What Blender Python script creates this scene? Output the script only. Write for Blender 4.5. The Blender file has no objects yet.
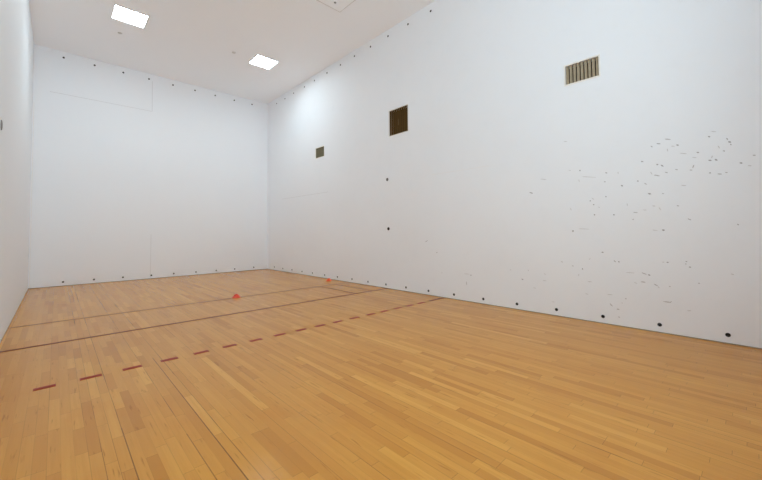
import bpy, bmesh, math, random
from mathutils import Matrix, Vector

# ------------------------------------------------------------------ measures
W = 6.096          # court width (x: 0 = left wall, W = right wall)
D = 12.60          # court length (y: 0 = front wall, -D = back wall)
H = 6.063          # ceiling height
S = bpy.context.scene
C = S.collection

# ------------------------------------------------------------------ camera
F_PX, CY = 347.14, 220.1
RT = Vector((0.73023, -0.68315, -0.00889))
UP = Vector((-0.01646, -0.03061, 0.9994))
FW = Vector((0.68301, 0.72964, 0.03359))
cam_data = bpy.data.cameras.new('camera')
cam = bpy.data.objects.new('camera', cam_data)
C.objects.link(cam)
cam_data.sensor_fit = 'HORIZONTAL'
cam_data.sensor_width = 36.0
cam_data.lens = F_PX / 762 * 36.0
cam_data.shift_y = -(240 - CY) / 762
cam_data.clip_start = 0.02
m = Matrix.Identity(4)
for i in range(3):
    m[i][0], m[i][1], m[i][2] = RT[i], UP[i], -FW[i]
m[0][3], m[1][3], m[2][3] = 0.4742, -12.0783, 1.3138
cam.matrix_world = m
S.camera = cam

# ------------------------------------------------------------------ world, lights, exposure
world = bpy.data.worlds.new('world')
world.use_nodes = True
world.node_tree.nodes['Background'].inputs[0].default_value = (0.785, 0.932, 1.0, 1)
world.node_tree.nodes['Background'].inputs[1].default_value = 3.4
S.world = world
S.view_settings.view_transform = 'Standard'
S.view_settings.look = 'None'
S.view_settings.gamma = 1.0
S.view_settings.use_curve_mapping = False
S.view_settings.exposure = 0.19
LAMP = 34.0                       # emission of the ceiling light diffusers
LAMP_COLOUR = (0.785, 0.932, 1.0, 1)
# fill light comes in through an unseen opening added to the back wall; the portal only guides the sampling
FILL_OPENING = (0.4, 4.1, 1.7, 5.4)      # x0, x1, z0, z1
pd = bpy.data.lights.new('fill_portal', 'AREA')
pd.shape = 'RECTANGLE'
pd.size, pd.size_y = FILL_OPENING[1] - FILL_OPENING[0], FILL_OPENING[3] - FILL_OPENING[2]
pd.cycles.is_portal = True
portal = bpy.data.objects.new('fill_portal', pd)
C.objects.link(portal)
portal.location = ((FILL_OPENING[0] + FILL_OPENING[1]) / 2, -D - 0.1, (FILL_OPENING[2] + FILL_OPENING[3]) / 2)
portal.rotation_euler = (math.pi / 2, 0, 0)
S.cycles.max_bounces = 24
S.cycles.diffuse_bounces = 16

# ------------------------------------------------------------------ helpers
def link(name, bm, mats, parent=None, loc=None):
    me = bpy.data.meshes.new(name)
    bmesh.ops.recalc_face_normals(bm, faces=bm.faces)
    bm.to_mesh(me)
    bm.free()
    for mt in (mats if isinstance(mats, (list, tuple)) else [mats]):
        me.materials.append(mt)
    o = bpy.data.objects.new(name, me)
    C.objects.link(o)
    if parent:
        o.parent = parent
    if loc:
        o.location = loc
    return o

def tag(o, label, cat, group=None):
    o['label'] = label
    o['category'] = cat
    if group:
        o['group'] = group
    return o

def structure(o):
    o['kind'] = 'structure'
    return o

def thing(name, label, cat, loc=(0, 0, 0), group=None):
    o = bpy.data.objects.new(name, None)
    o.empty_display_size = 0.1
    C.objects.link(o)
    o.location = loc
    return tag(o, label, cat, group)

def copy_tree(o, parent=None):
    c = o.copy()
    C.objects.link(c)
    if parent:
        c.parent = parent
    for ch in list(o.children):
        copy_tree(ch, c)
    return c

def box(bm, lo, hi, mat=0):
    vs = [bm.verts.new((x, y, z)) for x in (lo[0], hi[0]) for y in (lo[1], hi[1]) for z in (lo[2], hi[2])]
    for f in ((0, 1, 3, 2), (4, 6, 7, 5), (0, 4, 5, 1), (2, 3, 7, 6), (0, 2, 6, 4), (1, 5, 7, 3)):
        bm.faces.new([vs[i] for i in f]).material_index = mat
    return vs

def quad(bm, pts, mat=0):
    bm.faces.new([bm.verts.new(p) for p in pts]).material_index = mat

def lathe(bm, prof, n=24, mat=0, axis='z'):
    """prof: (radius, height) pairs; closed at ends where radius is 0"""
    rings = []
    for r, h in prof:
        if r < 1e-6:
            rings.append([bm.verts.new((0, 0, h))])
        else:
            rings.append([bm.verts.new((r * math.cos(2 * math.pi * k / n), r * math.sin(2 * math.pi * k / n), h)) for k in range(n)])
    for a, b in zip(rings, rings[1:]):
        for k in range(n):
            k2 = (k + 1) % n
            if len(a) == 1 and len(b) == 1:
                continue
            if len(a) == 1:
                f = bm.faces.new((a[0], b[k], b[k2]))
            elif len(b) == 1:
                f = bm.faces.new((a[k], a[k2], b[0]))
            else:
                f = bm.faces.new((a[k], a[k2], b[k2], b[k]))
            f.material_index = mat
            f.smooth = True

def ring_frame(bm, axis, u0, u1, v0, v1, wd, w0, w1, bev=0.0):
    """rectangular picture-frame ring. axis 'x': u=y, v=z, w=x ; axis 'z': u=x, v=y, w=z"""
    def pt(u, v, w):
        return (w, u, v) if axis == 'x' else (u, v, w)
    outer = [(u0, v0), (u1, v0), (u1, v1), (u0, v1)]
    inner = [(u0 + wd, v0 + wd), (u1 - wd, v0 + wd), (u1 - wd, v1 - wd), (u0 + wd, v1 - wd)]
    A = [[bm.verts.new(pt(u, v, w)) for u, v in loop] for loop in (outer, inner) for w in (w0, w1)]
    for k in range(4):
        j = (k + 1) % 4
        bm.faces.new((A[0][k], A[0][j], A[1][j], A[1][k]))
        bm.faces.new((A[2][k], A[2][j], A[3][j], A[3][k]))
        bm.faces.new((A[0][k], A[0][j], A[2][j], A[2][k]))
        bm.faces.new((A[1][k], A[1][j], A[3][j], A[3][k]))

# ------------------------------------------------------------------ materials
class NT:
    def __init__(self, name):
        self.m = bpy.data.materials.new(name)
        self.m.use_nodes = True
        self.t = self.m.node_tree
        self.b = self.t.nodes['Principled BSDF']
    def n(self, typ, **kw):
        nd = self.t.nodes.new(typ)
        for k, v in kw.items():
            setattr(nd, k, v)
        return nd
    def set(self, sock, v):
        if hasattr(v, 'is_output') or isinstance(v, bpy.types.NodeSocket):
            self.t.links.new(v, sock)
        else:
            sock.default_value = v
    def math(self, op, a, b=0.0, c=None):
        nd = self.n('ShaderNodeMath', operation=op)
        self.set(nd.inputs[0], a)
        self.set(nd.inputs[1], b)
        if c is not None:
            self.set(nd.inputs[2], c)
        return nd.outputs[0]
    def comb(self, x, y, z=0.0):
        nd = self.n('ShaderNodeCombineXYZ')
        for s, v in zip(nd.inputs, (x, y, z)):
            self.set(s, v)
        return nd.outputs[0]
    def xyz(self):
        tc = self.n('ShaderNodeTexCoord')
        sp = self.n('ShaderNodeSeparateXYZ')
        self.t.links.new(tc.outputs['Object'], sp.inputs[0])
        return sp.outputs[0], sp.outputs[1], sp.outputs[2], tc.outputs['Object']
    def white(self, vec):
        nd = self.n('ShaderNodeTexWhiteNoise', noise_dimensions='3D')
        self.set(nd.inputs['Vector'], vec)
        return nd.outputs['Value']
    def noise(self, vec, scale, detail=3, rough=0.5):
        nd = self.n('ShaderNodeTexNoise')
        self.set(nd.inputs['Vector'], vec)
        nd.inputs['Scale'].default_value = scale
        nd.inputs['Detail'].default_value = detail
        nd.inputs['Roughness'].default_value = rough
        return nd.outputs['Fac']
    def ramp(self, fac, lo, hi, to0=0.0, to1=1.0):
        nd = self.n('ShaderNodeMapRange', interpolation_type='SMOOTHSTEP')
        self.set(nd.inputs[0], fac)
        for i, v in zip((1, 2, 3, 4), (lo, hi, to0, to1)):
            nd.inputs[i].default_value = v
        return nd.outputs[0]
    def mix(self, fac, a, b, mode='MIX'):
        nd = self.n('ShaderNodeMix', data_type='RGBA', blend_type=mode)
        self.set(nd.inputs[0], fac)
        self.set(nd.inputs[6], a)
        self.set(nd.inputs[7], b)
        return nd.outputs[2]

def rgb(r, g, b):
    return (r, g, b, 1)

def plain(name, col, rough=0.5, spec=0.5, metal=0.0, var=0.05, scale=8):
    k = NT(name)
    x, y, z, ob = k.xyz()
    f = k.noise(ob, scale)
    lo = tuple(c * (1 - var) for c in col) + (1,)
    hi = tuple(min(1, c * (1 + var)) for c in col) + (1,)
    k.set(k.b.inputs['Base Color'], k.mix(f, lo, hi))
    k.b.inputs['Roughness'].default_value = rough
    k.b.inputs['Specular IOR Level'].default_value = spec
    k.b.inputs['Metallic'].default_value = metal
    return k.m

def wall_paint(name, col, rough, spec, smudge=0.03):
    k = NT(name)
    x, y, z, ob = k.xyz()
    f1 = k.ramp(k.noise(ob, 0.9, 4, 0.55), 0.45, 0.75, 0, 1)
    f2 = k.ramp(k.noise(ob, 5.0, 4, 0.6), 0.5, 0.8, 0, 1)
    f = k.math('ADD', k.math('MULTIPLY', f1, smudge), k.math('MULTIPLY', f2, smudge))
    dark = tuple(c * 0.55 for c in col) + (1,)
    k.set(k.b.inputs['Base Color'], k.mix(f, tuple(col) + (1,), dark))
    k.b.inputs['Roughness'].default_value = rough
    k.b.inputs['Specular IOR Level'].default_value = spec
    bp = k.n('ShaderNodeBump')
    bp.inputs['Strength'].default_value = 0.06
    bp.inputs['Distance'].default_value = 0.01
    k.set(bp.inputs['Height'], k.noise(ob, 2.2, 3, 0.5))
    k.t.links.new(bp.outputs[0], k.b.inputs['Normal'])
    return k.m

M = {}
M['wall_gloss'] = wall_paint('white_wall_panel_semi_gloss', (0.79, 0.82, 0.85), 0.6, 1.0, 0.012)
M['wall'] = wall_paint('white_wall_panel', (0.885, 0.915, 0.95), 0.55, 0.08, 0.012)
M['wall_scuffed'] = wall_paint('white_wall_panel_scuffed', (0.885, 0.915, 0.95), 0.55, 0.08, 0.03)
M['ceiling'] = wall_paint('white_ceiling_paint', (0.945, 0.968, 0.995), 0.7, 0.2, 0.01)
M['seam'] = plain('panel_joint', (0.70, 0.71, 0.73), 0.6, 0.2)
M['seam_light'] = plain('panel_joint_filled', (0.88, 0.88, 0.88), 0.6, 0.2)
M['edge'] = plain('floor_edge_gap', (0.36, 0.30, 0.22), 0.7, 0.1)
M['mark_dark'] = plain('ball_mark_dark', (0.40, 0.40, 0.41), 0.6, 0.2)
M['mark_mid'] = plain('ball_mark_grey', (0.52, 0.52, 0.53), 0.6, 0.2)
M['mark_faint'] = plain('ball_mark_faint', (0.66, 0.67, 0.68), 0.6, 0.2)
M['black'] = plain('black_rubber', (0.012, 0.011, 0.012), 0.55, 0.3, var=0.2)
M['grey'] = plain('grey_rubber', (0.07, 0.07, 0.075), 0.5, 0.3, var=0.2)
M['line_red'] = plain('dark_red_line_paint', (0.31, 0.028, 0.003), 0.5, 0.1, var=0.2, scale=12)
M['line_brown'] = plain('worn_maroon_line_paint', (0.18, 0.032, 0.004), 0.5, 0.1, var=0.3, scale=12)
M['line_worn'] = plain('faded_brown_line_paint', (0.21, 0.065, 0.012), 0.5, 0.1, var=0.3, scale=12)
M['cone_red'] = plain('red_plastic', (0.78, 0.075, 0.025), 0.45, 0.4, var=0.08)
M['cone_orange'] = plain('orange_red_plastic', (0.75, 0.09, 0.012), 0.45, 0.4, var=0.08)
M['fixture'] = plain('white_fixture_paint', (0.72, 0.72, 0.71), 0.5, 0.3)
M['grille_cream'] = plain('cream_grille_frame', (0.86, 0.84, 0.78), 0.5, 0.3)
M['slat_tan'] = plain('tan_dusty_slat', (0.46, 0.375, 0.26), 0.7, 0.2, var=0.25, scale=14)
M['slat_brown'] = plain('dark_brown_slat', (0.125, 0.064, 0.012), 0.6, 0.25, var=0.25, scale=14)
M['slat_olive'] = plain('olive_grey_slat', (0.26, 0.235, 0.155), 0.7, 0.2, var=0.2, scale=14)
M['rod'] = plain('brass_rod', (0.22, 0.14, 0.06), 0.5, 0.4)
M['latch'] = plain('grey_latch', (0.25, 0.25, 0.25), 0.6, 0.2)
M['socket_pale'] = plain('pale_grey_steel', (0.24, 0.24, 0.25), 0.6, 0.3)
M['duct'] = plain('dark_duct', (0.03, 0.024, 0.018), 0.8, 0.1)
M['duct_brown'] = plain('brown_duct', (0.03, 0.018, 0.008), 0.8, 0.1)
M['cap'] = plain('ceiling_fitting_white', (0.66, 0.67, 0.68), 0.9, 0.05)

def lamp_material():
    k = NT('light_diffuser')
    k.b.inputs['Base Color'].default_value = (0.9, 0.9, 0.9, 1)
    k.b.inputs['Emission Color'].default_value = LAMP_COLOUR
    k.b.inputs['Emission Strength'].default_value = LAMP
    return k.m
M['lamp'] = lamp_material()

def floor_material():
    k = NT('maple_strip_floor')
    x, y, z, ob = k.xyz()
    bw = 0.0605
    xs = k.math('DIVIDE', k.math('ADD', x, 19.9925), bw)
    row = k.math('FLOOR', xs)
    fx = k.math('FRACT', xs)
    h1 = k.white(k.comb(row, 3.7, 1.3))
    h2 = k.white(k.comb(row, 9.1, 5.5))
    ln = k.math('ADD', k.math('MULTIPLY', h2, 0.45), 0.36)
    ys = k.math('DIVIDE', k.math('ADD', k.math('ADD', y, 60.0), k.math('MULTIPLY', h1, 9.0)), ln)
    col = k.math('FLOOR', ys)
    fy = k.math('FRACT', ys)
    # neighbouring lengths sometimes share one board, so lengths vary along a row
    h3 = k.white(k.comb(row, k.math('FLOOR', k.math('DIVIDE', col, 2.0)), 2.2))
    pair = k.math('GREATER_THAN', h3, 0.5)
    bid = k.math('SUBTRACT', col, k.math('MULTIPLY', pair, k.math('MODULO', col, 2.0)))
    t = k.white(k.comb(row, bid, 0.5))
    t2 = k.white(k.comb(row, bid, 7.5))
    ramp = k.n('ShaderNodeValToRGB')
    k.set(ramp.inputs[0], t)
    els = ramp.color_ramp.elements
    els[0].position = 0.0
    els[0].color = FLOOR_TONES[0]
    els[1].position = 1.0
    els[1].color = FLOOR_TONES[-1]
    for p, c in zip((0.12, 0.4, 0.7, 0.9), FLOOR_TONES[1:-1]):
        e = els.new(p)
        e.color = c
    c0 = ramp.outputs[0]
    # grain, stretched along the board and shifted on each board
    gv = k.comb(k.math('MULTIPLY', x, 40.0), k.math('MULTIPLY', y, 1.5), k.math('MULTIPLY', t2, 40.0))
    grain = k.ramp(k.noise(gv, 1.0, 5, 0.6), 0.3, 0.75, 0, 1)
    c1 = k.mix(k.math('MULTIPLY', grain, 0.36), c0, FLOOR_GRAIN)
    # short mineral streaks and flecks
    sv = k.comb(k.math('MULTIPLY', x, 45.0), k.math('MULTIPLY', y, 4.0), k.math('MULTIPLY', t2, 90.0))
    streak = k.ramp(k.noise(sv, 1.0, 2, 0.5), 0.63, 0.78, 0, 1)
    c2 = k.mix(k.math('MULTIPLY', streak, 0.6), c1, FLOOR_STREAK)
    # amber blotches of the old varnish
    bl = k.ramp(k.noise(ob, 1.3, 4, 0.6), 0.48, 0.72, 0, 1)
    c3 = k.mix(k.math('MULTIPLY', bl, 0.35), c2, FLOOR_AMBER, 'MULTIPLY')
    # joints between boards
    ex = k.math('MINIMUM', fx, k.math('SUBTRACT', 1.0, fx))
    rs = k.white(k.comb(k.math('FLOOR', k.math('ADD', xs, 0.5)), 4.4, 8.8))
    sy = k.ramp(k.noise(k.comb(k.math('MULTIPLY', row, 3.1), k.math('MULTIPLY', y, 1.3), 0.0), 1.0, 2), 0.4, 0.6, 0.25, 1)
    jx = k.math('MULTIPLY', k.math('LESS_THAN', ex, 0.030), k.math('MULTIPLY', sy, k.ramp(rs, 0.35, 1.0, 0.12, 0.75)))
    wide = k.math('MULTIPLY', k.math('LESS_THAN', ex, 0.045), k.math('GREATER_THAN', rs, 0.965))
    wide = k.math('MULTIPLY', wide, k.math('MULTIPLY', sy, 0.5))
    # three long open joints left by shrinkage
    for gx, gy0, gy1, gs in ((1.243, -10.6, -7.7, 0.8), (0.8195, -10.6, -9.12, 0.7), (1.122, -10.6, -9.5, 0.55)):
        a = k.math('LESS_THAN', k.math('ABSOLUTE', k.math('SUBTRACT', x, gx)), 0.0030)
        b = k.math('MULTIPLY', k.math('GREATER_THAN', y, gy0), k.math('LESS_THAN', y, gy1))
        wide = k.math('MAXIMUM', wide, k.math('MULTIPLY', k.math('MULTIPLY', a, b), gs))
    ey = k.math('MULTIPLY', k.math('MINIMUM', fy, k.math('SUBTRACT', 1.0, fy)), ln)
    even = k.math('MODULO', col, 2.0)
    near_start = k.math('LESS_THAN', fy, 0.5)
    inner = k.math('MULTIPLY', pair, k.math('COMPARE', even, near_start, 0.1))
    jy = k.math('MULTIPLY', k.math('LESS_THAN', ey, 0.0014), k.math('SUBTRACT', 0.45, k.math('MULTIPLY', inner, 0.45)))
    j = k.math('MINIMUM', k.math('MAXIMUM', k.math('MAXIMUM', jx, jy), wide), 0.9)
    c4 = k.mix(j, c3, rgb(0.09, 0.04, 0.014))
    k.set(k.b.inputs['Base Color'], c4)
    k.set(k.b.inputs['Roughness'], k.ramp(grain, 0, 1, 0.17, 0.24))
    k.b.inputs['Specular IOR Level'].default_value = 0.18
    bp = k.n('ShaderNodeBump')
    bp.inputs['Strength'].default_value = 0.12
    bp.inputs['Distance'].default_value = 0.002
    k.set(bp.inputs['Height'], k.noise(ob, 5.0, 2))
    k.t.links.new(bp.outputs[0], k.b.inputs['Normal'])
    return k.m

FLOOR_TONES = [rgb(0.485, 0.203, 0.035), rgb(0.539, 0.233, 0.042), rgb(0.592, 0.270, 0.050),
               rgb(0.614, 0.285, 0.054), rgb(0.646, 0.307, 0.059), rgb(0.690, 0.343, 0.071)]
FLOOR_GRAIN = rgb(0.475, 0.197, 0.033)
FLOOR_STREAK = rgb(0.302, 0.109, 0.016)
FLOOR_AMBER = rgb(0.92, 0.80, 0.62)
M['floor'] = floor_material()

# ------------------------------------------------------------------ the room shell
T = 0.2
bm = bmesh.new()
box(bm, (-T, -D - T, -T), (W + T, T, 0))
floor = structure(link('floor', bm, M['floor']))

bm = bmesh.new()
box(bm, (-T, -D - T, H), (W + T, T, H + T))
ceiling = structure(link('ceiling', bm, M['ceiling']))

def strip_front(bm, x0, z0, x1, z1, mat):
    quad(bm, [(x0, -0.0006, z0), (x1, -0.0006, z0), (x1, -0.0006, z1), (x0, -0.0006, z1)], mat)

bm = bmesh.new()
box(bm, (-T, 0, 0), (W + T, T, H))
# panel joints of the front wall, and the dark gap along its foot
strip_front(bm, 0.30, 4.945, 2.49, 4.955, 1)
strip_front(bm, 2.495, 4.95, 2.506, 5.86, 1)
strip_front(bm, 2.510, 0.0, 2.520, 1.30, 1)
strip_front(bm, 0.012, 0.0, 0.03, 4.6, 2)
strip_front(bm, 0.0, 0.0, W, 0.012, 3)
wall_front = structure(link('wall_front', bm, [M['wall'], M['seam'], M['seam_light'], M['edge']]))

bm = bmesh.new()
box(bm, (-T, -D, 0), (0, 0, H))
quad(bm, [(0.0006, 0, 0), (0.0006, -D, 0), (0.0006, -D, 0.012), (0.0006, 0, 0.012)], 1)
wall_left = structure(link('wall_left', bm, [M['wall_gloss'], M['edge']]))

bm = bmesh.new()
gx0, gx1, gz0, gz1 = FILL_OPENING  # unseen hole in the back wall, added to let fill light in
box(bm, (-T, -D - T, 0), (W + T, -D, gz0))
box(bm, (-T, -D - T, gz1), (W + T, -D, H))
box(bm, (-T, -D - T, gz0), (gx0, -D, gz1))
box(bm, (gx1, -D - T, gz0), (W + T, -D, gz1))
wall_back = structure(link('wall_back', bm, M['wall']))

# right wall: real openings for the three air grilles (d0, d1, z0, z1)
OPEN = {'small': (3.252, 3.697, 3.515, 3.812), 'mid': (6.380, 6.973, 3.528, 4.116), 'near': (10.206, 10.656, 3.514, 3.803)}
DEPTH = 0.14
bm = bmesh.new()
us = sorted({0.0, D} | {v for o in OPEN.values() for v in o[:2]})
vs = sorted({0.0, H} | {v for o in OPEN.values() for v in o[2:]})
for u0, u1 in zip(us, us[1:]):
    for v0, v1 in zip(vs, vs[1:]):
        if any(o[0] <= u0 and u1 <= o[1] and o[2] <= v0 and v1 <= o[3] for o in OPEN.values()):
            continue
        quad(bm, [(W, -u0, v0), (W, -u1, v0), (W, -u1, v1), (W, -u0, v1)])
for u0, u1, v0, v1 in OPEN.values():
    for a, b in (((u0, v0), (u1, v0)), ((u1, v0), (u1, v1)), ((u1, v1), (u0, v1)), ((u0, v1), (u0, v0))):
        quad(bm, [(W, -a[0], a[1]), (W, -b[0], b[1]), (W + DEPTH, -b[0], b[1]), (W + DEPTH, -a[0], a[1])])
    quad(bm, [(W + DEPTH, -u0, v0), (W + DEPTH, -u1, v0), (W + DEPTH, -u1, v1), (W + DEPTH, -u0, v1)])
bmesh.ops.remove_doubles(bm, verts=bm.verts, dist=1e-5)
X2 = W + T
quad(bm, [(X2, 0, 0), (X2, -D, 0), (X2, -D, H), (X2, 0, H)])
quad(bm, [(W, 0, 0), (X2, 0, 0), (X2, 0, H), (W, 0, H)])
quad(bm, [(W, -D, 0), (X2, -D, 0), (X2, -D, H), (W, -D, H)])
quad(bm, [(W, 0, 0), (X2, 0, 0), (X2, -D, 0), (W, -D, 0)])
quad(bm, [(W, 0, H), (X2, 0, H), (X2, -D, H), (W, -D, H)])
XR = W - 0.0006
def strip_right(d0, z0, d1, z1, mat):
    quad(bm, [(XR, -d0, z0), (XR, -d1, z0), (XR, -d1, z1), (XR, -d0, z1)], mat)
strip_right(0.0, 0.0, D, 0.012, 6)
strip_right(1.13, 2.455, 3.9, 2.463, 4)
strip_right(1.928, 5.2, 1.940, 5.85, 5)
strip_right(0.045, 3.5, 0.06, 4.75, 4)
strip_right(7.6, 2.47, 8.9, 2.478, 5)
# marks the ball has left on the painted panels: (d, z) of both ends and strength
MARKS = [(10.368,2.204,10.377,2.174,0.9),(10.693,2.119,10.719,2.104,0.8),(10.842,2.112,10.846,2.074,0.35),(10.871,1.925,10.897,1.9,1),(11.05,1.962,11.073,1.949,0.9),(10.68,1.783,10.703,1.772,0.8),(10.506,1.778,10.551,1.744,0.4),(10.484,1.734,10.507,1.733,0.8),(10.526,1.68,10.55,1.669,0.8),(10.587,1.642,10.619,1.627,0.35),(10.529,1.542,10.557,1.518,1),(10.766,1.523,10.795,1.516,0.9),(10.998,1.545,11.057,1.535,0.5),(10.985,1.453,11.01,1.446,0.6),(10.239,1.303,10.268,1.303,0.8),(10.314,1.333,10.494,1.324,0.15),(9.783,2.134,9.903,2.11,0.35),(9.611,1.935,9.689,1.907,0.8),(10.934,1.671,10.939,1.628,0.3),(10.225,1.655,10.241,1.602,0.25),(10.207,2.22,10.257,2.203,0.15),(10.147,2.666,10.218,2.652,0.25),(10.669,1.993,10.697,1.984,0.6),(10.352,2.069,10.36,2.008,0.2),(10.349,2.105,10.614,2.057,0.1),(11.348,2.461,11.416,2.439,0.55),(11.266,2.418,11.316,2.402,0.8),(11.206,2.4,11.232,2.376,0.7),(11.461,2.369,11.492,2.348,0.8),(11.412,2.358,11.454,2.345,0.4),(11.376,2.336,11.381,2.291,0.25),(11.49,2.254,11.573,2.232,0.4),(11.646,2.239,11.677,2.226,0.9),(11.749,2.409,11.776,2.396,0.8),(11.776,2.466,11.83,2.447,0.35),(11.906,2.367,11.919,2.329,0.6),(11.92,2.316,11.946,2.297,0.9),(11.933,2.287,11.948,2.266,0.6),(11.834,2.288,11.849,2.244,0.35),(11.873,2.222,11.894,2.201,0.5),(11.748,2.126,11.778,2.114,0.9),(11.8,2.132,11.828,2.109,0.95),(11.789,2.175,11.773,2.142,0.4),(12.002,2.061,12.029,2.043,0.8),(12.063,2.017,12.104,2.005,0.3),(12.102,2.126,12.132,2.119,0.6),(11.098,2.213,11.13,2.204,0.8),(11.257,2.152,11.286,2.138,0.9),(11.302,2.138,11.335,2.107,0.9),(11.339,2.038,11.377,2.024,0.6),(11.443,2.062,11.473,2.048,0.5),(11.622,2.095,11.606,2.045,0.55),(11.572,2.036,11.613,2.025,0.45),(11.23,2.015,11.299,1.994,0.65),(11.197,2.068,11.217,2.02,0.4),(11.126,1.925,11.16,1.897,0.55),(11.747,1.974,11.77,1.971,0.8),(11.816,1.956,11.861,1.944,0.7),(11.884,1.962,11.909,1.958,0.6),(11.16,1.787,11.202,1.766,1.1),(11.304,1.772,11.333,1.763,0.5),(11.488,1.856,11.553,1.842,0.4),(11.445,1.607,11.473,1.599,0.6),(11.104,1.571,11.152,1.564,0.35),(11.272,1.601,11.294,1.55,0.25),(11.192,1.619,11.248,1.61,0.3),(11.546,1.44,11.577,1.419,0.6),(11.292,1.307,11.329,1.302,1),(11.186,1.307,11.262,1.297,0.3),(11.961,1.369,11.981,1.351,0.45),(11.602,2.184,11.655,2.171,0.3),(7.407,1.089,7.493,1.128,0.5),(7.688,0.885,7.74,0.887,0.5),(7.807,0.483,7.857,0.487,0.35),(8.474,0.496,8.518,0.496,0.8),(8.338,0.51,8.487,0.511,0.3),(8.395,0.381,8.404,0.28,0.45),(9.247,0.649,9.288,0.652,0.35),(10.242,1.295,10.264,1.291,0.7),(10.613,0.998,10.646,0.996,0.9),(10.759,0.894,10.788,0.866,0.7),(10.808,0.879,10.835,0.869,0.8),(10.071,0.839,10.109,0.826,0.4),(10.228,0.781,10.253,0.777,0.5),(10.359,0.757,10.378,0.733,0.8),(10.321,0.68,10.312,0.631,0.3),(10.477,0.917,10.457,0.88,0.2),(9.811,0.636,9.854,0.614,0.25),(9.56,0.681,9.58,0.647,0.2),(9.45,0.516,9.488,0.503,0.8),(9.789,0.523,9.871,0.524,0.3),(10.424,0.569,10.498,0.57,0.35),(10.39,0.392,10.437,0.384,0.35),(9.632,0.394,9.697,0.389,0.2),(10.659,0.414,10.748,0.416,0.3),(10.697,0.297,10.734,0.25,0.6),(10.766,0.229,10.818,0.228,0.55),(10.876,0.386,10.897,0.379,0.5),(10.786,0.123,10.817,0.122,0.5),(10.878,0.738,11.016,0.735,0.25),(10.978,0.614,11.024,0.598,0.3),(9.917,0.207,9.978,0.21,0.2),(10.837,0.332,10.848,0.309,0.2),(11.325,0.898,11.352,0.897,0.8),(11.282,0.899,11.313,0.897,0.4),(11.509,0.925,11.526,0.913,0.7),(11.538,0.855,11.56,0.848,0.8),(11.508,0.897,11.516,0.879,0.5),(11.062,0.75,11.129,0.725,0.5),(11.132,0.726,11.165,0.721,0.8),(11.049,0.628,11.116,0.623,0.6),(11.192,0.616,11.239,0.586,0.5),(11.234,0.587,11.251,0.562,0.4),(11.34,0.598,11.364,0.598,0.6),(11.612,0.667,11.636,0.664,0.6),(11.892,0.801,11.927,0.79,0.35),(11.273,0.402,11.375,0.398,0.5),(11.349,0.404,11.371,0.417,0.4),(11.5,0.321,11.55,0.326,0.3),(11.295,1.299,11.323,1.298,0.8)]
rnd = random.Random(4)
for d0, z0, d1, z1, k in MARKS:
    a = math.atan2(z1 - z0, d1 - d0)
    hl = math.hypot(d1 - d0, z1 - z0) / 2 * 0.85
    hw = min(hl, 0.004 + 0.0045 * k)
    cd, cz = (d0 + d1) / 2, (z0 + z1) / 2
    pts = []
    for q in range(10):
        t = 2 * math.pi * q / 10
        r = rnd.uniform(0.7, 1.15)
        u, v = hl * math.cos(t) * r, hw * math.sin(t) * r
        pts.append((XR, -(cd + u * math.cos(a) - v * math.sin(a)), cz + u * math.sin(a) + v * math.cos(a)))
    quad(bm, pts, 1 if k > 0.72 else 2 if k > 0.42 else 3)
wall_right = structure(link('wall_right', bm, [M['wall_scuffed'], M['mark_dark'], M['mark_mid'], M['mark_faint'], M['seam'], M['seam_light'], M['edge']]))

# ------------------------------------------------------------------ ceiling lights
def make_ceiling_light(label, x, d):
    t = thing('ceiling_light', label, 'light', (x, -d, H), 'square ceiling lights')
    bm = bmesh.new()
    ring_frame(bm, 'z', -0.30, 0.30, -0.30, 0.30, 0.016, -0.022, 0.0)
    link('frame', bm, M['fixture'], t)
    bm = bmesh.new()
    box(bm, (-0.284, -0.284, -0.014), (0.284, 0.284, -0.004))
    link('diffuser', bm, M['lamp'], t)
    return t
light = make_ceiling_light('bright square ceiling light nearest the left wall, larger of the two in the picture', 1.577, 2.948)
LIGHTS = [(4.607, 2.951, 'bright square ceiling light nearest the far right corner, smaller of the two in the picture'),
          ]
for x, d, lab in LIGHTS:
    o = copy_tree(light)
    o.location = (x, -d, H)
    o['label'] = lab

# unlit square panel, its far edge and latch show at the top of the picture
panel = thing('ceiling_panel', 'flat white unlit square panel in the ceiling, cut by the picture top', 'ceiling panel', (4.577, -6.435, H))
bm = bmesh.new()
ring_frame(bm, 'z', -0.30, 0.30, -0.30, 0.30, 0.014, -0.007, 0.0)
link('frame', bm, M['fixture'], panel)
bm = bmesh.new()
box(bm, (-0.28, -0.28, -0.004), (0.28, 0.28, -0.001))
link('board', bm, M['ceiling'], panel)
bm = bmesh.new()
lathe(bm, [(0, -0.016), (0.022, -0.015), (0.026, -0.008)])
link('latch', bm, M['latch'], panel, (0.03, 0.10, 0))

# two small caps on the ceiling
def make_cap(label, x, d, r):
    bm = bmesh.new()
    lathe(bm, [(0, -0.022), (r * 0.45, -0.020), (r * 0.55, -0.010), (r * 0.95, -0.007), (r, 0.0)])
    return tag(link('ceiling_fitting', bm, M['cap'], None, (x, -d, H)), label, 'ceiling fitting')
make_cap('small round white fitting on the ceiling just below the larger light', 1.50, 2.015, 0.045)
make_cap('faint round white fitting on the ceiling left of the smaller light', 3.812, 2.902, 0.05)

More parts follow.
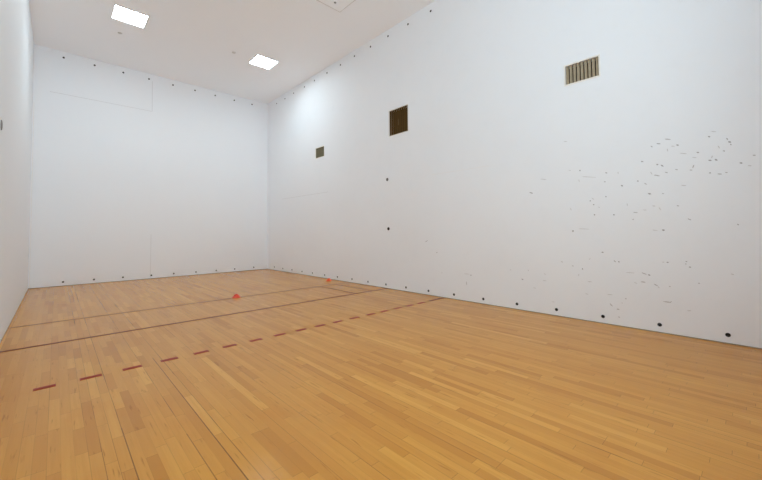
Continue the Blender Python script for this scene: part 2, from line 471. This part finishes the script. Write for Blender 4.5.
# ------------------------------------------------------------------ air grilles in the right wall
def make_vent(key, label, n, slat_mat, duct_mat, angle, blade, frame_mat, lip=0.016):
    u0, u1, v0, v1 = OPEN[key]
    wd, ht = u1 - u0, v1 - v0
    t = thing('air_vent', label, 'air vent', (W, -(u0 + u1) / 2, v0), 'air grilles in the right wall')
    bm = bmesh.new()
    # lip lying on the wall, plus a thin sleeve lining the opening
    ring_frame(bm, 'x', -wd / 2 - lip, wd / 2 + lip, -lip, ht + lip, lip + 0.003, -0.007, 0.0)
    link('frame', bm, frame_mat, t)
    bm = bmesh.new()
    box(bm, (DEPTH - 0.012, -wd / 2 + 0.002, 0.002), (DEPTH - 0.004, wd / 2 - 0.002, ht - 0.002))
    link('back_panel', bm, duct_mat, t)
    pitch = wd / n
    a = math.radians(angle)
    for i in range(n):
        bm = bmesh.new()
        box(bm, (0.0, -0.0016, 0.004), (blade, 0.0016, ht - 0.004))
        bmesh.ops.bevel(bm, geom=bm.edges[:], offset=0.0005, segments=1, affect='EDGES')
        bmesh.ops.rotate(bm, verts=bm.verts, cent=(0, 0, 0), matrix=Matrix.Rotation(a, 3, 'Z'))
        yc = -wd / 2 + (i + 0.5) * pitch - math.sin(a) * blade / 2
        link('slat', bm, slat_mat, t, (0.006, yc, 0))
    return t
make_vent('near', 'wide tan air vent with vertical slats, high on the right wall nearest the viewer', 9, M['slat_tan'], M['duct'], -34, 0.047, M['grille_cream'])
vm = make_vent('mid', 'large square dark brown air vent with vertical slats, middle of the right wall', 11, M['slat_brown'], M['duct_brown'], -24, 0.034, M['grille_cream'], 0.012)
make_vent('small', 'small olive grey air vent on the right wall nearest the far corner', 9, M['slat_olive'], M['duct'], -34, 0.06, M['grille_cream'], 0.012)
bm = bmesh.new()
box(bm, (-0.004, -0.004, 0.2), (0.004, 0.004, 0.34))
link('damper_rod', bm, M['rod'], vm, (0.003, 0.0, 0))

# ------------------------------------------------------------------ black plugs in the walls
ORD = ['', 'first', 'second', 'third', 'fourth', 'fifth', 'sixth', 'seventh', 'eighth', 'ninth', 'tenth', 'eleventh', 'twelfth',
       'thirteenth', 'fourteenth', 'fifteenth', 'sixteenth', 'seventeenth', 'eighteenth', 'nineteenth', 'twentieth']
bm = bmesh.new()
lathe(bm, [(0.0, 0.0045), (0.010, 0.0045), (0.013, 0.0065), (0.020, 0.0055), (0.0235, 0.0)], 20)
plug = link('wall_plug', bm, M['black'])
first_plug = [True]
def place_plug(loc, facing, label, group):
    o = plug if first_plug[0] else plug.copy()
    if not first_plug[0]:
        C.objects.link(o)
    first_plug[0] = False
    o.location = loc
    o.rotation_euler = (math.pi / 2, 0, 0) if facing == 'front' else (0, -math.pi / 2, 0)
    tag(o, label, 'plug', group)
FT = [(0.545, 5.908), (1.167, 5.907), (1.796, 5.904), (2.412, 5.901), (3.036, 5.899), (3.656, 5.901), (4.272, 5.898), (4.894, 5.895), (5.515, 5.902)]
FB = [(0.625, 0.103), (1.237, 0.105), (1.864, 0.104), (2.535, 0.098), (3.115, 0.099), (3.733, 0.092), (4.343, 0.092), (4.937, 0.091), (5.597, 0.099)]
RTOP = [(0.731, 5.879), (1.34, 5.875), (1.934, 5.885), (2.612, 5.885), (3.19, 5.895), (3.853, 5.900), (4.503, 5.9), (5.115, 5.908), (5.747, 5.905), (6.37, 5.908), (7.005, 5.908), (7.644, 5.899)]
RB = [(0.564, 0.11), (1.191, 0.104), (1.818, 0.104), (2.447, 0.099), (3.054, 0.099), (3.7, 0.095), (4.318, 0.094), (4.953, 0.095), (5.585, 0.09), (6.223, 0.089), (6.855, 0.09), (7.485, 0.089), (8.113, 0.092), (8.742, 0.092), (9.366, 0.093), (9.991, 0.098), (10.611, 0.099), (11.238, 0.102), (11.853, 0.101)]
for i, (x, z) in enumerate(FT):
    place_plug((x, 0, z), 'front', f'{ORD[i + 1]} black plug from the left, along the top of the far wall', 'plugs along the top of the far wall')
for i, (x, z) in enumerate(FB):
    place_plug((x, 0, z), 'front', f'{ORD[i + 1]} black plug from the left, along the foot of the far wall', 'plugs along the foot of the far wall')
for i, (d, z) in enumerate(RTOP):
    place_plug((W, -d, z), 'right', f'{ORD[i + 1]} black plug from the far corner, along the top of the right wall', 'plugs along the top of the right wall')
for i, (d, z) in enumerate(RB):
    place_plug((W, -d, z), 'right', f'{ORD[i + 1]} black plug from the far corner, along the foot of the right wall', 'plugs along the foot of the right wall')

# sockets for a net, at mid court
def make_socket(label, loc, rot, mat, r):
    t = thing('net_socket', label, 'wall socket', loc, 'net sockets at mid court')
    t.rotation_euler = rot
    bm = bmesh.new()
    lathe(bm, [(r * 0.55, 0.004), (r * 0.62, 0.010), (r * 0.9, 0.008), (r, 0.0)], 24)
    link('rim', bm, mat, t)
    bm = bmesh.new()
    lathe(bm, [(0, 0.002), (r * 0.56, 0.004)], 24)
    link('core', bm, M['black'] if mat == M['black'] else mat, t)
    return t
M['socket_grey'] = plain('grey_steel', (0.13, 0.13, 0.135), 0.5, 0.4)
make_socket('upper dark grey round socket on the right wall below the brown vent', (W, -6.30, 2.531), (0, -math.pi / 2, 0), M['socket_grey'], 0.038)
make_socket('lower black round socket on the right wall below the brown vent', (W, -6.324, 1.383), (0, -math.pi / 2, 0), M['black'], 0.038)
make_socket('grey round socket on the left wall at the left picture edge', (0, -6.314, 2.558), (0, math.pi / 2, 0), M['socket_pale'], 0.06)

# ------------------------------------------------------------------ painted court lines (parts of the floor)
LZ = 0.002
def line(name, x0, x1, d0, d1, mat):
    bm = bmesh.new()
    box(bm, (x0, -d1, 0.0), (x1, -d0, LZ))
    return link(name, bm, mat, floor)
line('service_line', 0.0, W, 4.857 - 0.018, 4.857 + 0.018, M['line_worn'])
line('short_line', 0.0, W, 6.262 - 0.022, 6.262 + 0.022, M['line_brown'])
line('service_box_line', W - 0.457 - 0.017, W - 0.457 + 0.017, 4.875, 6.238, M['line_worn'])
line('service_box_line', W - 0.914 - 0.017, W - 0.914 + 0.017, 4.875, 6.238, M['line_worn'])
DASH = [(0.354, 0.495), (0.652, 0.808), (0.967, 1.122), (1.285, 1.439), (1.594, 1.742), (1.900, 2.050), (2.212, 2.363), (2.526, 2.679), (2.835, 2.987), (3.135, 3.293), (3.442, 3.600), (3.753, 3.914), (4.085, 4.250), (4.385, 4.540), (4.704, 4.872), (5.004, 5.174), (5.305, 5.490), (5.629, 6.085)]
for i, (a, b) in enumerate(DASH):
    line('line_dash', a, b, 7.878 - 0.03, 7.878 + 0.03, M['line_red'] if i < 17 else M['line_brown'])

# ------------------------------------------------------------------ two marker cones on the floor
def make_cone(label, x, d, mat, r, h):
    bm = bmesh.new()
    lathe(bm, [(r * 0.93, 0.0), (r, 0.001), (r, 0.005), (r * 0.86, 0.010), (r * 0.52, h * 0.72), (r * 0.40, h * 0.93), (r * 0.32, h),
               (r * 0.26, h * 0.97), (r * 0.33, h * 0.86), (r * 0.46, h * 0.66), (r * 0.80, 0.006), (r * 0.93, 0.0)], 28)
    return tag(link('marker_cone', bm, mat, None, (x, -d, 0.0)), label, 'cone', 'red marker cones')
make_cone('red marker cone out on the open floor, standing on the service line', 3.185, 4.84, M['cone_red'], 0.085, 0.066)
make_cone('orange red marker cone on the floor against the foot of the right wall', 5.88, 4.22, M['cone_orange'], 0.08, 0.07)
